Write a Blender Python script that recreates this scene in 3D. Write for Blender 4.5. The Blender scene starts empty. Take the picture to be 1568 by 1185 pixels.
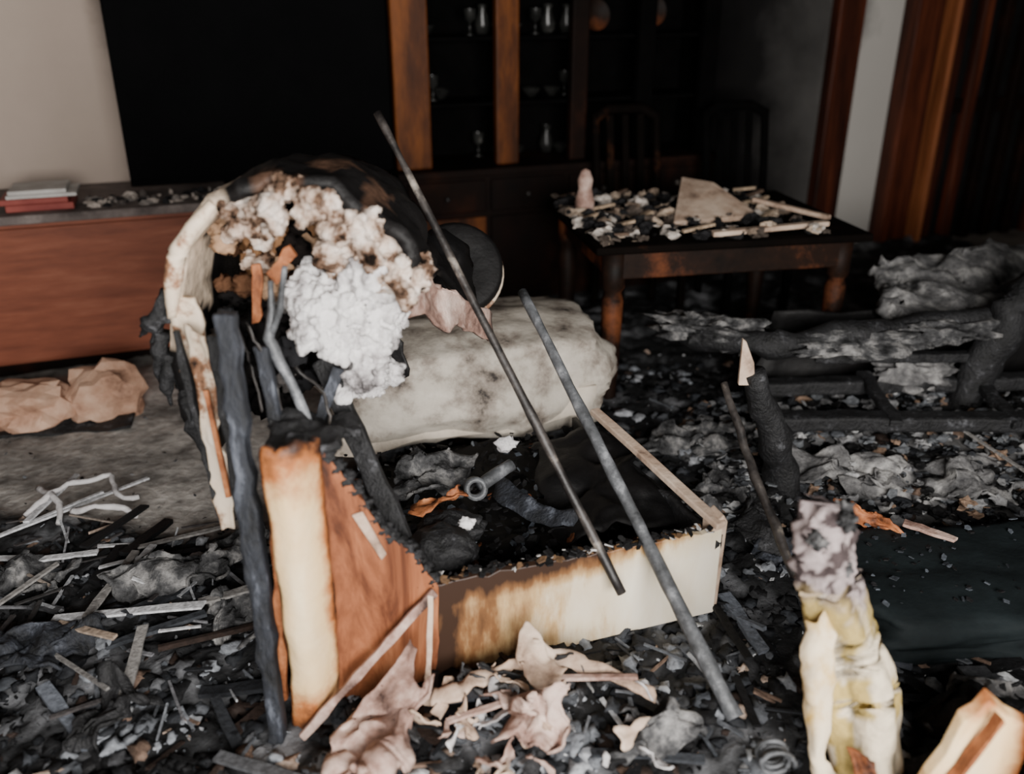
import bpy, math, random
from mathutils import Vector, Matrix, noise
random.seed(7)
R=random.random
def U(a,b): return a+(b-a)*R()
def C(r,g,b):
    f=lambda v:((v/255)/12.92 if v/255<=.04045 else ((v/255+.055)/1.055)**2.4)
    return (f(r),f(g),f(b),1)
def fb(p,o=4): return noise.fractal(Vector(p),1.0,2.0,o)
COL=bpy.context.scene.collection
# ------------------------------------------------------------ materials
def _base(name):
    m=bpy.data.materials.new(name); m.use_nodes=True
    nt=m.node_tree; b=nt.nodes['Principled BSDF']; return m,nt,b
def _noise(nt,scale,detail=6,vec=None,rough=.6,dist=0):
    n=nt.nodes.new('ShaderNodeTexNoise'); n.inputs['Scale'].default_value=scale; n.inputs['Detail'].default_value=detail
    n.inputs['Roughness'].default_value=rough; n.inputs['Distortion'].default_value=dist
    if vec: nt.links.new(vec,n.inputs['Vector'])
    return n
def _ramp(nt,fac,stops):
    r=nt.nodes.new('ShaderNodeValToRGB'); e=r.color_ramp.elements
    while len(e)<len(stops): e.new(.5)
    for i,(p,c) in enumerate(stops): e[i].position=p; e[i].color=c
    nt.links.new(fac,r.inputs[0]); return r
def _math(nt,op,a,b=None,c=None):
    n=nt.nodes.new('ShaderNodeMath'); n.operation=op
    for i,v in enumerate((a,b,c)):
        if v is None: continue
        if isinstance(v,(int,float)): n.inputs[i].default_value=v
        else: nt.links.new(v,n.inputs[i])
    return n.outputs[0]
def _coord(nt,stretch=(1,1,1),rot=(0,0,0),kind='Object'):
    t=nt.nodes.new('ShaderNodeTexCoord'); mp=nt.nodes.new('ShaderNodeMapping'); mp.inputs['Scale'].default_value=stretch
    mp.inputs['Rotation'].default_value=rot
    nt.links.new(t.outputs[kind],mp.inputs[0]); return mp.outputs[0]
def _bump(nt,b,h,s,d=.01):
    n=nt.nodes.new('ShaderNodeBump'); n.inputs['Strength'].default_value=s; n.inputs['Distance'].default_value=d
    nt.links.new(h,n.inputs['Height']); nt.links.new(n.outputs[0],b.inputs['Normal'])
def M(name,stops,scale=8,rough=.75,bump=.4,stretch=(1,1,1),metal=0,spec=.3,bscale=None,dist=0,rot=(0,0,0)):
    m,nt,b=_base(name); v=_coord(nt,stretch,rot); n=_noise(nt,scale,7,v,.65,dist)
    r=_ramp(nt,n.outputs[0],stops); nt.links.new(r.outputs[0],b.inputs['Base Color'])
    b.inputs['Roughness'].default_value=rough; b.inputs['Metallic'].default_value=metal; b.inputs['Specular IOR Level'].default_value=spec
    n2=_noise(nt,bscale or scale*4,6,v); _bump(nt,b,n2.outputs[0],bump); return m
def MB(name,stops,axes=(0,2),scale=6,amp=.7,rough=.6,bump=.3,stretch=(1,1,1)):
    """board burnt from its edges inward"""
    m,nt,b=_base(name); t=nt.nodes.new('ShaderNodeTexCoord'); s=nt.nodes.new('ShaderNodeSeparateXYZ'); nt.links.new(t.outputs['Generated'],s.inputs[0])
    vals=[]
    for a in axes: vals.append(_math(nt,'ABSOLUTE',_math(nt,'MULTIPLY_ADD',s.outputs[a],2,-1)))
    mx=vals[0]
    for w in vals[1:]: mx=_math(nt,'MAXIMUM',mx,w)
    v=_coord(nt,stretch); n=_noise(nt,scale,8,v,.65)
    f=_math(nt,'ADD',mx,_math(nt,'MULTIPLY_ADD',n.outputs[0],amp,-amp/2))
    r=_ramp(nt,f,stops); nt.links.new(r.outputs[0],b.inputs['Base Color']); b.inputs['Roughness'].default_value=rough
    n2=_noise(nt,scale*5,6,v); _bump(nt,b,n2.outputs[0],bump); return m
def MV(name,rough=.8,bump=.5,scale=40,spec=.3,mix=.5):
    """painted-per-piece material (colour attribute = each fragment's own colour)"""
    m,nt,b=_base(name); a=nt.nodes.new('ShaderNodeAttribute'); a.attribute_name='Col'
    v=_coord(nt); n=_noise(nt,scale,6,v); r=_ramp(nt,n.outputs[0],[(.35,(1-mix,)*3+(1,)),(.65,(1,1,1,1))])
    x=nt.nodes.new('ShaderNodeMix'); x.data_type='RGBA'; x.blend_type='MULTIPLY'; x.inputs[0].default_value=1
    nt.links.new(a.outputs['Color'],x.inputs[6]); nt.links.new(r.outputs[0],x.inputs[7]); nt.links.new(x.outputs[2],b.inputs['Base Color'])
    b.inputs['Roughness'].default_value=rough; b.inputs['Specular IOR Level'].default_value=spec
    _bump(nt,b,n.outputs[0],bump); return m
BLK=C(14,13,14); CH=C(26,25,27)
m_char=M('charcoal',[(.35,C(9,9,10)),(.6,C(34,34,36)),(.72,C(96,97,101))],18,.6,.9,spec=.5)
m_charblue=M('charred_wood',[(.35,C(15,16,18)),(.54,C(42,45,52)),(.7,C(110,115,126))],16,.65,1,(1,1,.35),spec=.4)
m_soot=M('soot_black',[(.3,C(6,6,7)),(.7,C(22,20,20))],6,.6,.4)
m_deep=M('deep_soot',[(.3,C(4,4,4)),(.7,C(10,9,9))],6,.95,.2,spec=.05)
m_white=M('ash_white',[(.3,C(140,137,138)),(.5,C(205,202,202)),(.8,C(232,230,230))],9,.9,.6)
m_foam=MV('upholstery_foam',.95,.8,45,.1,.3)
m_fluff=M('white_stuffing',[(.34,C(84,80,80)),(.43,C(176,171,171)),(.54,C(224,221,220)),(.8,C(242,240,238))],10,.97,1,spec=.05,bscale=70)
m_crumb=M('singed_stuffing',[(.37,C(24,19,16)),(.44,C(112,88,72)),(.51,C(190,168,152)),(.6,C(222,208,196)),(.8,C(236,228,220))],14,.97,1,spec=.05,bscale=70)
m_shell=MV('scorched_shell',.6,.8,20,.3,.5)
m_frag=MV('burnt_fragments',.75,.6,60,.3,.5)
m_ashv=MV('ash_ground',.8,1,30,.3,.4)
m_rod=M('sooty_metal',[(.35,C(44,45,46)),(.55,C(92,94,97)),(.7,C(156,158,162))],12,.5,.3,metal=.1,spec=.5)
m_rodA=M('charred_cane',[(.42,C(26,23,22)),(.55,C(66,61,58)),(.7,C(172,162,150))],7,.5,.3,spec=.5)
m_beige=M('scorched_beige_wood',[(.3,C(70,50,40)),(.45,C(180,154,134)),(.7,C(224,203,183))],7,.7,.4)
m_pink=M('peeled_leatherette',[(.30,C(56,40,36)),(.44,C(148,118,106)),(.57,C(196,170,158)),(.8,C(226,208,197))],8,.7,.6)
m_leather=M('burnt_cream_leather',[(.34,C(24,18,16)),(.42,C(150,110,84)),(.48,C(228,208,184)),(.8,C(242,230,212))],6,.6,.4)
m_lip=M('cushion_piping',[(.3,C(150,138,126)),(.5,C(206,194,178)),(.8,C(226,216,202))],5,.7,.4)
m_cream=MB('cream_board_burnt',[(.0,C(244,222,180)),(.66,C(230,194,142)),(.88,C(172,104,56)),(1.0,C(56,32,20))],(0,2),9,.75)
m_woodpanel=M('varnished_brown_wood',[(.28,C(40,22,15)),(.40,C(96,54,34)),(.52,C(142,86,56)),(.66,C(176,116,80)),(.85,C(204,150,108))],5,.5,.3,(2.2,2.2,.55),spec=.35,dist=.6)
m_side=M('mahogany_veneer',[(.3,C(104,54,38)),(.55,C(136,76,54)),(.75,C(158,98,74))],2.2,.55,.1,(1,1,7),spec=.3)
m_sidetop=M('sooty_top',[(.3,C(66,58,56)),(.6,C(120,110,106)),(.8,C(160,150,144))],7,.8,.3)
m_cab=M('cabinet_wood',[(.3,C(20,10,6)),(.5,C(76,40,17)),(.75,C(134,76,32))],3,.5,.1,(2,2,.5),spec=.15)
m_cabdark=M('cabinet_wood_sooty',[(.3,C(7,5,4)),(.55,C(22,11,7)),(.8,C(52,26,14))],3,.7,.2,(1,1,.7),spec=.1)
m_table=M('table_wood',[(.34,C(10,7,5)),(.52,C(34,20,13)),(.68,C(104,58,34))],4,.6,.2,spec=.15)
m_chair=M('chair_wood_sooty',[(.3,C(6,5,4)),(.6,C(14,9,7)),(.8,C(70,42,26))],4,.8,.2,spec=.05)
m_doorw=M('door_wood',[(.3,C(22,11,8)),(.5,C(64,30,18)),(.75,C(114,58,36))],3,.5,.2,(3,3,.25),spec=.25)
m_doorhi=M('door_wood_highlight',[(.3,C(76,40,22)),(.6,C(152,90,54)),(.8,C(184,122,80))],4,.5,.2,(3,3,.25),spec=.3)  # brighter copy of the door wood, highlight put into the colour
m_tv=M('black_screen',[(.3,C(4,4,5)),(.7,C(8,8,9))],3,.8,.05,spec=.05)
m_glass=M('smoked_china_glass',[(.3,C(14,15,15)),(.6,C(44,44,42)),(.75,C(130,128,122))],9,.3,.02,spec=.4)
m_red=M('red_cover',[(.3,C(120,48,44)),(.7,C(164,84,74))],6,.6,.1)
m_paper=M('paper',[(.3,C(170,165,160)),(.7,C(215,212,208))],8,.8,.2)
m_bag=M('tan_paper_bag',[(.32,C(110,78,62)),(.46,C(182,142,118)),(.75,C(222,188,164))],7,.7,.3)
m_leaf=M('leaf',[(.3,C(30,44,26)),(.7,C(70,92,50))],9,.6,.2)
m_blanket=M('sooty_blanket',[(.3,C(44,44,46)),(.5,C(112,111,111)),(.7,C(184,182,179))],12,.95,1)
m_greycloth=M('ashy_grey_fabric',[(.35,C(20,20,21)),(.5,C(76,76,77)),(.68,C(156,154,152))],14,.95,1)
m_cush=M('sooty_white_cushion',[(.3,C(50,45,42)),(.39,C(134,124,114)),(.52,C(182,174,162)),(.8,C(212,204,192))],7,.8,.4,bscale=30)
m_panel=M('dark_melted_panel',[(.3,C(14,18,19)),(.7,C(30,37,39))],4,.75,.5,spec=.15)
m_rollv=MV('scorched_roll_fabric',.85,.9,26,.15,.3)
m_roll=M('scorched_roll',[(.28,C(80,50,26)),(.38,C(206,168,90)),(.48,C(232,212,178)),(.8,C(242,232,212))],5,.8,.4,(1,1,.6))
m_orange=M('scorched_orange_wood',[(.34,C(44,24,16)),(.47,C(136,80,48)),(.6,C(176,112,72)),(.8,C(208,152,110))],12,.65,.4)
# ------------------------------------------------------------ helpers
def empty(name,M4=None):
    o=bpy.data.objects.new(name,None); COL.objects.link(o); o.empty_display_size=.1
    if M4 is not None: o.matrix_world=M4
    return o
def mesh(name,v,f,mat=None,parent=None,smooth=False,cols=None):
    me=bpy.data.meshes.new(name); me.from_pydata([tuple(p) for p in v],[],f); me.update()
    if cols:
        ca=me.color_attributes.new(name='Col',type='FLOAT_COLOR',domain='POINT')
        for i,c in enumerate(cols): ca.data[i].color=c
    if smooth:
        for p in me.polygons: p.use_smooth=True
    o=bpy.data.objects.new(name,me); COL.objects.link(o)
    if mat: me.materials.append(mat)
    if parent: o.parent=parent
    return o
def bev(o,w=.006,s=2):
    b=o.modifiers.new('b','BEVEL'); b.width=w; b.segments=s; b.limit_method='ANGLE'; return o
def boxv(x0,x1,y0,y1,z0,z1):
    v=[(x0,y0,z0),(x1,y0,z0),(x1,y1,z0),(x0,y1,z0),(x0,y0,z1),(x1,y0,z1),(x1,y1,z1),(x0,y1,z1)]
    f=[(0,3,2,1),(4,5,6,7),(0,1,5,4),(1,2,6,5),(2,3,7,6),(3,0,4,7)]
    return v,f
def box(name,x0,x1,y0,y1,z0,z1,mat,parent=None,b=.006):
    v,f=boxv(x0,x1,y0,y1,z0,z1); o=mesh(name,v,f,mat,parent)
    if b: bev(o,b)
    return o
class Acc:
    def __init__(s): s.v=[];s.f=[];s.c=[]
    def add(s,v,f,c=None):
        n=len(s.v); s.v+= [tuple(p) for p in v]; s.f+=[tuple(i+n for i in q) for q in f]; s.c+=[c or (1,1,1,1)]*len(v)
    def make(s,name,mat,parent=None,smooth=False,cols=True): return mesh(name,s.v,s.f,mat,parent,smooth,s.c if cols else None)
def tubeg(pts,rad,n=8,jit=0,cap=True,jf=9):
    pts=[Vector(p) for p in pts]; v=[];f=[]
    if isinstance(rad,(int,float)): rad=[rad]*len(pts)
    for i,p in enumerate(pts):
        t=(pts[min(i+1,len(pts)-1)]-pts[max(i-1,0)]).normalized()
        a=t.cross(Vector((0,0,1)) if abs(t.z)<.9 else Vector((0,1,0))).normalized(); b=t.cross(a)
        for k in range(n):
            q=2*math.pi*k/n; dr=a*math.cos(q)+b*math.sin(q); r=rad[i]*(1+jit*fb((p+dr*rad[i])*jf,3))
            v.append(p+dr*r)
    for i in range(len(pts)-1):
        for k in range(n): f.append((i*n+k,i*n+(k+1)%n,(i+1)*n+(k+1)%n,(i+1)*n+k))
    if cap: f.append(tuple(range(n))[::-1]); f.append(tuple((len(pts)-1)*n+k for k in range(n)))
    return v,f
def dens(pts,k=6,wob=0):
    pts=[Vector(p) for p in pts]; o=[]
    for a,b in zip(pts,pts[1:]):
        for i in range(k):
            p=a.lerp(b,i/k); o.append(p+Vector((fb(p*7),fb(p*7+Vector((9,0,0))),fb(p*7+Vector((0,9,0)))))*wob)
    o.append(pts[-1]); return o
def drad(rad,k):
    rr=[]
    for a,b in zip(rad,rad[1:]): rr+=[a+(b-a)*i/k for i in range(k)]
    return rr+[rad[-1]]
def tube(name,pts,rad,mat,parent=None,k=6,wob=0,jit=.3,n=10,jf=9):
    d=dens(pts,k,wob)
    if not isinstance(rad,(int,float)): rad=drad(rad,k)
    v,f=tubeg(d,rad,n,jit,True,jf); return mesh(name,v,f,mat,parent,True)
def plankg(p0,p1,w,t,up=(0,0,1),seg=6,rag=.15):
    p0=Vector(p0);p1=Vector(p1);d=(p1-p0).normalized(); upv=Vector(up)
    if abs(d.dot(upv))>.95: upv=Vector((0,1,0))
    s=d.cross(upv).normalized(); n=s.cross(d); v=[];f=[]
    for i in range(seg+1):
        p=p0.lerp(p1,i/seg)
        a=w/2*(1+rag*U(-1,1)); b=w/2*(1+rag*U(-1,1)); e=d*w*rag*U(-1,1)*1.2 if i in(0,seg) else Vector()
        v+=[p-s*a-n*t/2+e,p+s*b-n*t/2,p+s*b+n*t/2,p-s*a+n*t/2+e]
    for i in range(seg):
        for k in range(4): f.append((i*4+k,i*4+(k+1)%4,i*4+4+(k+1)%4,i*4+4+k))
    f.append((3,2,1,0)); q=seg*4; f.append((q,q+1,q+2,q+3)); return v,f
def plank(name,p0,p1,w,t,mat,parent=None,up=(0,0,1),rag=.15,seg=6):
    v,f=plankg(p0,p1,w,t,up,seg,rag); return bev(mesh(name,v,f,mat,parent),min(w,t)*.2)
def slab(name,pts,off,mat,parent=None,b=.004):
    off=Vector(off); n=len(pts); v=[Vector(p) for p in pts]+[Vector(p)+off for p in pts]
    f=[tuple(range(n))[::-1],tuple(range(n,2*n))]+[(i,(i+1)%n,n+(i+1)%n,n+i) for i in range(n)]
    o=mesh(name,v,f,mat,parent)
    if b: bev(o,b)
    return o
def icog(sub):
    import bmesh
    bm=bmesh.new(); bmesh.ops.create_icosphere(bm,subdivisions=sub,radius=1)
    v=[x.co.copy() for x in bm.verts]; f=[tuple(q.index for q in p.verts) for p in bm.faces]; bm.free(); return v,f
ICO={s:icog(s) for s in (1,2,3,4,5)}
def lumpg(c,sc,amp=.3,freq=2,sub=3,seed=0,rot=0,sq=0):
    v,f=ICO[sub]; out=[]; c=Vector(c); cr,sr=math.cos(rot),math.sin(rot)
    for p in v:
        q=p.copy()
        if sq:
            m=max(abs(q.x),abs(q.y),abs(q.z)); q=q.lerp(q/m,sq)
        q=q*(1+amp*fb(p*freq+Vector((seed*3.7,seed,0)),4))
        x,y,z=q.x*sc[0],q.y*sc[1],q.z*sc[2]
        out.append(c+Vector((x*cr-y*sr,x*sr+y*cr,z)))
    return out,f
def lump(name,c,sc,mat,parent=None,amp=.3,freq=2,sub=4,seed=0,rot=0,sq=0,smooth=True):
    v,f=lumpg(c,sc,amp,freq,sub,seed,rot,sq); return mesh(name,v,f,mat,parent,smooth)
def sheet(name,c00,c10,c11,c01,mat,parent=None,amp=.03,freq=5,nu=24,nv=24,th=.006,rag=.0,bow=(0,0,0),seed=0,smooth=True):
    a,b,c,d=map(Vector,(c00,c10,c11,c01)); v=[];f=[]; bow=Vector(bow)
    for j in range(nv+1):
        for i in range(nu+1):
            s,t=i/nu,j/nv
            s2=s+(rag*fb((t*6+seed,3,0)) if i in(0,nu) else 0); t2=t+(rag*fb((s*6,7+seed,0)) if j in(0,nv) else 0)
            p=a.lerp(b,s2).lerp(d.lerp(c,s2),t2)
            e=Vector((fb(p*freq+Vector((seed,0,0))),fb(p*freq+Vector((seed,5,0))),fb(p*freq+Vector((seed,0,5)))))*amp
            v.append(p+e+bow*(4*s*(1-s)))
    for j in range(nv):
        for i in range(nu): k=j*(nu+1)+i; f.append((k,k+1,k+nu+2,k+nu+1))
    o=mesh(name,v,f,mat,parent,smooth); m=o.modifiers.new('s','SOLIDIFY'); m.thickness=th; return o
def latheg(c,prof,n=20):
    v=[];f=[]
    for r,z in prof:
        for k in range(n): q=2*math.pi*k/n; v.append((c[0]+r*math.cos(q),c[1]+r*math.sin(q),c[2]+z))
    for i in range(len(prof)-1):
        for k in range(n): f.append((i*n+k,i*n+(k+1)%n,(i+1)*n+(k+1)%n,(i+1)*n+k))
    return v,f
tx1=bpy.data.textures.new('fluff_coarse','CLOUDS'); tx1.noise_scale=.035; tx1.noise_depth=3
tx2=bpy.data.textures.new('fluff_fine','CLOUDS'); tx2.noise_scale=.010; tx2.noise_depth=2
def fluff(acc,name,mat,parent,vox=.007,s1=.03,s2=.012):
    o=acc.make(name,mat,parent,True,cols=False)
    m=o.modifiers.new('r','REMESH'); m.mode='VOXEL'; m.voxel_size=vox; m.use_smooth_shade=True
    for tx,s in ((tx1,s1),(tx2,s2)):
        m=o.modifiers.new('d','DISPLACE'); m.texture=tx; m.strength=s; m.mid_level=.5; m.texture_coords='GLOBAL'
    return o
# ------------------------------------------------------------ room (20 deg yaw)
TH=math.radians(20)
RM=Matrix.Translation((-2.6,4.5,0))@Matrix.Rotation(TH,4,'Z')
def rw(u,n,z): return RM@Vector((u,n,z))
iRM=RM.inverted()
def rbox(name,*a,**k):
    o=box(name,*a,**k); o.matrix_world=RM; return o
m_wb,nt,b=_base('smoke_stained_plaster')
t=nt.nodes.new('ShaderNodeTexCoord'); s=nt.nodes.new('ShaderNodeSeparateXYZ'); nt.links.new(t.outputs['Object'],s.inputs[0])
n=_noise(nt,1.6,6,t.outputs['Object']); f=_math(nt,'DIVIDE',_math(nt,'ADD',s.outputs[0],_math(nt,'MULTIPLY_ADD',n.outputs[0],.9,-.45)),8)
r=_ramp(nt,f,[(0,C(184,168,156)),(.08,C(166,151,140)),(.13,C(24,20,19)),(.5,C(9,8,8)),(.555,C(26,25,25)),(.63,C(86,84,82)),(.66,C(184,180,174)),(.9,C(150,146,142))])
nt.links.new(r.outputs[0],b.inputs['Base Color']); b.inputs['Roughness'].default_value=.9; b.inputs['Specular IOR Level'].default_value=.1
n2=_noise(nt,30,5,t.outputs['Object']); _bump(nt,b,n2.outputs[0],.15)
m_wall=M('sooty_plaster',[(.3,C(56,52,50)),(.7,C(104,98,94))],2,.9,.1)
m_ceil=M('sooty_ceiling',[(.3,C(16,15,15)),(.7,C(40,38,37))],2,.9,.1)
m_floor=M('stone_tile',[(.3,C(84,78,74)),(.5,C(130,122,114)),(.75,C(160,152,144))],2.5,.6,.1)
rbox('wall_back',-1.5,8,0,.15,0,2.7,m_wb,b=0)
rbox('wall_left',-1.65,-1.5,-6.4,.15,0,2.7,m_wall,b=0)
rbox('wall_right',8,8.15,-6.4,.15,0,2.7,m_wall,b=0)
rbox('floor',-1.65,8.15,-6.55,.15,-.1,0,m_floor,b=0)
rbox('ceiling',-1.65,8.15,-6.55,.15,2.7,2.8,m_ceil,b=0)
WU0,WU1,WZ0,WZ1=-.3,2.7,.9,2.35
a=Acc()
for q in ((-1.65,WU0,-6.55,-6.4,0,2.7),(WU1,8.15,-6.55,-6.4,0,2.7),(WU0,WU1,-6.55,-6.4,0,WZ0),(WU0,WU1,-6.55,-6.4,WZ1,2.7)): a.add(*boxv(*q))
o=a.make('wall_front',m_wall,cols=False); o.matrix_world=RM
a=Acc()
for q in ((WU0,WU1,-6.52,-6.45,WZ0,WZ0+.05),(WU0,WU1,-6.52,-6.45,WZ1-.05,WZ1),(WU0,WU0+.05,-6.52,-6.45,WZ0,WZ1),(WU1-.05,WU1,-6.52,-6.45,WZ0,WZ1),(1.17,1.23,-6.52,-6.45,WZ0,WZ1)): a.add(*boxv(*q))
o=a.make('window_1',m_paper,cols=False); o.matrix_world=RM
rbox('trim_1',4.93,5.13,-.09,-.001,0,2.2,m_doorw,b=.01)
dr=empty('door_1',RM)
box('jamb_left',5.5,5.72,-.14,-.002,0,2.2,m_doorw,dr,.012)
box('jamb_highlight',5.79,5.83,-.18,-.002,0,2.2,m_doorhi,dr,.012)  # strip standing in for the bright highlight beside the jamb
box('leaf_backing',5.72,7.6,-.05,-.002,0,2.15,m_soot,dr)
for i in range(9):
    u=5.87+i*.2; box('leaf_stile_%d'%i,u,u+U(.07,.13),-.12,-.05,0,2.15,random.choice([m_doorw,m_cabdark,m_cabdark]),dr,.015)
box('leaf_rail',5.85,7.6,-.09,-.05,.9,1.0,m_cabdark,dr)
# ------------------------------------------------------------ sideboard, tv, books, plant
sb=empty('sideboard',RM)
box('carcass',-1.2,1.9,-.66,-.02,.08,.74,m_side,sb)
box('plinth',-1.15,1.85,-.62,-.05,0,.08,m_cabdark,sb)
box('top_slab',-1.24,1.94,-.69,-.01,.74,.78,m_sidetop,sb)
box('drop_front',-1.17,1.87,-.68,-.655,.1,.72,m_side,sb,.004)
a=Acc()
for i in range(150):
    a.add(*lumpg((U(.45,1.8),U(-.64,-.42),.787),(U(.006,.03),U(.006,.02),U(.004,.018)),.8,1.6,2,U(0,50)),random.choice([CH,C(100,92,88),C(140,132,126),C(190,178,168)]))
a.make('soot_crumbs',m_frag,sb)
tv=empty('television',RM)
box('screen_panel',.66,2.05,-.34,-.29,.83,1.72,m_tv,tv,.008)
box('bezel_bottom',.66,2.05,-.345,-.3,.81,.84,m_tv,tv,.004)
box('stand_foot',1.1,1.6,-.42,-.22,.78,.795,m_tv,tv); box('stand_neck',1.3,1.4,-.33,-.29,.79,.84,m_tv,tv)
bk=empty('book_stack',RM)
for i,(u0,u1,z0,z1,mm) in enumerate([(.14,.42,.782,.812,m_red),(.12,.40,.813,.838,m_red),(.15,.44,.839,.855,m_paper),(.16,.40,.856,.875,m_paper)]):
    box('book_%d'%i,u0,u1,-.62,-.40,z0,z1,mm,bk,.004)
pl=empty('potted_plant',RM)
v,f=latheg((-.10,-.55,.78),[(0,0),(.045,0),(.06,.1),(.05,.1),(0,.09)]); mesh('pot',v,f,m_paper,pl,True)
a=Acc()
for i in range(40):
    q=U(0,6.3); l=U(.08,.22); p=Vector((-.10,-.55,.87)); e=p+Vector((math.cos(q)*l*.9,math.sin(q)*l*.5,U(-.04,.08)))
    a.add(*plankg(p,e,.022,.003,seg=3,rag=.4))
a.make('leaves',m_leaf,pl,cols=False)
# ------------------------------------------------------------ china cabinet
cb=empty('china_cabinet',RM)
L,Rr=1.97,3.85
box('base_carcass',L,Rr,-.5,-.03,.06,.78,m_cabdark,cb); box('base_plinth',L+.03,Rr-.03,-.47,-.05,0,.06,m_soot,cb)
box('counter',L-.02,Rr+.02,-.53,-.02,.78,.82,m_cabdark,cb)
for i in range(4):
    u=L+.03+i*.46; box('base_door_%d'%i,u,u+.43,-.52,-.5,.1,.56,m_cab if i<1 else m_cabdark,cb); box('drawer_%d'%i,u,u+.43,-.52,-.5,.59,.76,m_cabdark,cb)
    v,f=latheg((u+.21,-.53,.67),[(0,-.015),(.015,-.01),(.015,.01),(0,.015)],10); mesh('knob_%d'%i,v,f,m_rodA,cb,True)
box('hutch_back',L,Rr,-.06,-.03,.82,2.2,m_deep,cb)
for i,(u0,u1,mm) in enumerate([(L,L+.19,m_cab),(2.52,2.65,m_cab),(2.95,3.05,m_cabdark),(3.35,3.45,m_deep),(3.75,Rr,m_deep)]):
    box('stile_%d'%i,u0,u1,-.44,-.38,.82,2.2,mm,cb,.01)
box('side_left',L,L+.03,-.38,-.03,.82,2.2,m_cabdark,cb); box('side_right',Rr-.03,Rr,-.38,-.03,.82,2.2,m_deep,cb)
for i,z in enumerate((1.12,1.45,1.8)): box('shelf_%d'%i,L+.03,Rr-.03,-.36,-.06,z,z+.02,m_deep,cb)
box('cornice',L-.04,Rr+.04,-.47,-.02,2.2,2.3,m_cabdark,cb)
a=Acc()
profs=[[(0,0),(.03,0),(.006,.01),(.005,.06),(.03,.08),(.033,.13)],[(0,0),(.03,0),(.045,.05),(.02,.12),(.028,.15)],[(0,0),(.02,0),(.05,.04),(.055,.05)]]
for zz in (.82,1.14,1.47):
    for i in range(9):
        u=L+.25+i*.1+U(-.02,.02)
        if R()<.3: continue
        v,f=latheg((u,U(-.25,-.12),zz+.001),random.choice(profs),14); a.add(v,f)
a.make('glassware',m_glass,cb,True,cols=False)
for i,(u,z) in enumerate([(3.22,1.56),(3.58,1.58)]):
    v,f=latheg((0,0,0),[(0,0),(.05,0),(.08,.02),(.085,.022)],24); o=mesh('display_plate_%d'%i,v,f,m_table,cb,True); o.location=(u,-.12,z); o.rotation_euler=(math.radians(80),0,0)
# ------------------------------------------------------------ dining table + chairs
TM=Matrix.Translation((.84,4.06,0))@Matrix.Rotation(math.radians(11),4,'Z')
tb=empty('dining_table',TM)
box('top',-.60,.62,-.46,.46,.715,.75,m_chair,tb,.01)
box('apron_front',-.52,.54,-.42,-.39,.60,.715,m_table,tb); box('apron_back',-.52,.54,.37,.40,.6,.715,m_table,tb)
box('apron_left',-.53,-.50,-.4,.4,.6,.715,m_table,tb); box('apron_right',.52,.55,-.4,.4,.6,.715,m_table,tb)
for i,(x,y) in enumerate([(-.50,-.38),(.52,-.38),(.52,.38),(-.50,.38)]):
    v,f=latheg((x,y,0),[(0,0),(.03,0),(.038,.05),(.034,.1),(.042,.3),(.047,.5),(.036,.54),(.05,.56),(.05,.715),(0,.715)],14); mesh('leg_%d'%i,v,f,m_table,tb,True)
def chair(x,y,rot,mt):
    e=empty('dining_chair',Matrix.Translation((x,y,0))@Matrix.Rotation(rot,4,'Z'))
    box('seat',-.21,.21,-.2,.2,.43,.47,mt,e,.012)
    for i,(a_,b_) in enumerate([(-.18,-.17),(.18,-.17)]): box('leg_%d'%i,a_-.02,a_+.02,b_-.02,b_+.02,0,.43,mt,e)
    for i,a_ in enumerate((-.18,.18)): tube('back_post_%d'%i,[(a_,.18,0),(a_,.18,.45),(a_,.22,.8),(a_,.27,1.08)],.022,mt,e,jit=0)
    tube('crest_rail',[(-.19,.27,1.05),(-.1,.29,1.1),(.1,.29,1.1),(.19,.27,1.05)],.028,mt,e,jit=0)
    for i,a_ in enumerate((-.09,0,.09)): plank('slat_%d'%i,(a_,.19,.47),(a_,.28,1.07),.04,.012,mt,e,up=(0,1,0),rag=0)
    return e
chair(.70,4.80,.3,m_chair); chair(1.32,4.95,.25,m_deep)
# ------------------------------------------------------------ ground ash
def mound(x,y):
    h=.03+.035*fb((x*1.6,y*1.6,0),4)+.022*fb((x*9,y*9,3),4)
    h+=.02*abs(fb((x*22,y*22,5),3))
    h+=math.exp(-((x-.1)**2/.9+(y-1.9)**2/.8))*.05
    h+=math.exp(-((x-1.7)**2/.8+(y-3.2)**2/.4))*.08
    e=.12*fb((x*3,y*3,11),3)
    cl=max(0,min(1,(-x-.55+e)/.2))*max(0,min(1,(y-2.5+e+.25*(x+1.2))/.12))*max(0,min(1,(4.3-y)/.4))
    h=h*(1-cl)+(.010+.006*fb((x*5,y*5,1)))*cl
    return max(h,.002),cl
fd=empty('fire_debris')
v=[];f=[];cc=[]
nu,nn=440,300
for j in range(nn+1):
    for i in range(nu+1):
        u=-1.48+i*(7.6/nu); n_=-5.6+j*(5.55/nn); p=RM@Vector((u,n_,0)); h,cl=mound(p.x,p.y); v.append((p.x,p.y,h))
        k=.5+.5*fb((p.x*3,p.y*3,8),5); k2=.5+.5*fb((p.x*11,p.y*11,4),3)
        g=.014+.6*max(0,k*k2-.24)
        base=Vector((g*.98,g*1.0,g*1.06))
        r2=max(0,min(1,(p.x-.9)/.4))*max(0,1-abs(p.y-2.85)/.6); base+=Vector((.28,.27,.26))*r2*k
        kk=.5+.5*fb((p.x*1.3,p.y*2.2,20),5); kk=max(0,min(1,(kk-.3)/.35)); k3=max(0,min(1,(.5+.5*fb((p.x*9,p.y*9,33),4)-.2)/.35))
        c2=Vector((.80,.755,.70))*(.38+.5*kk)*(.5+.5*k3)
        base=base.lerp(c2,cl); cc.append((*base,1))
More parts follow.
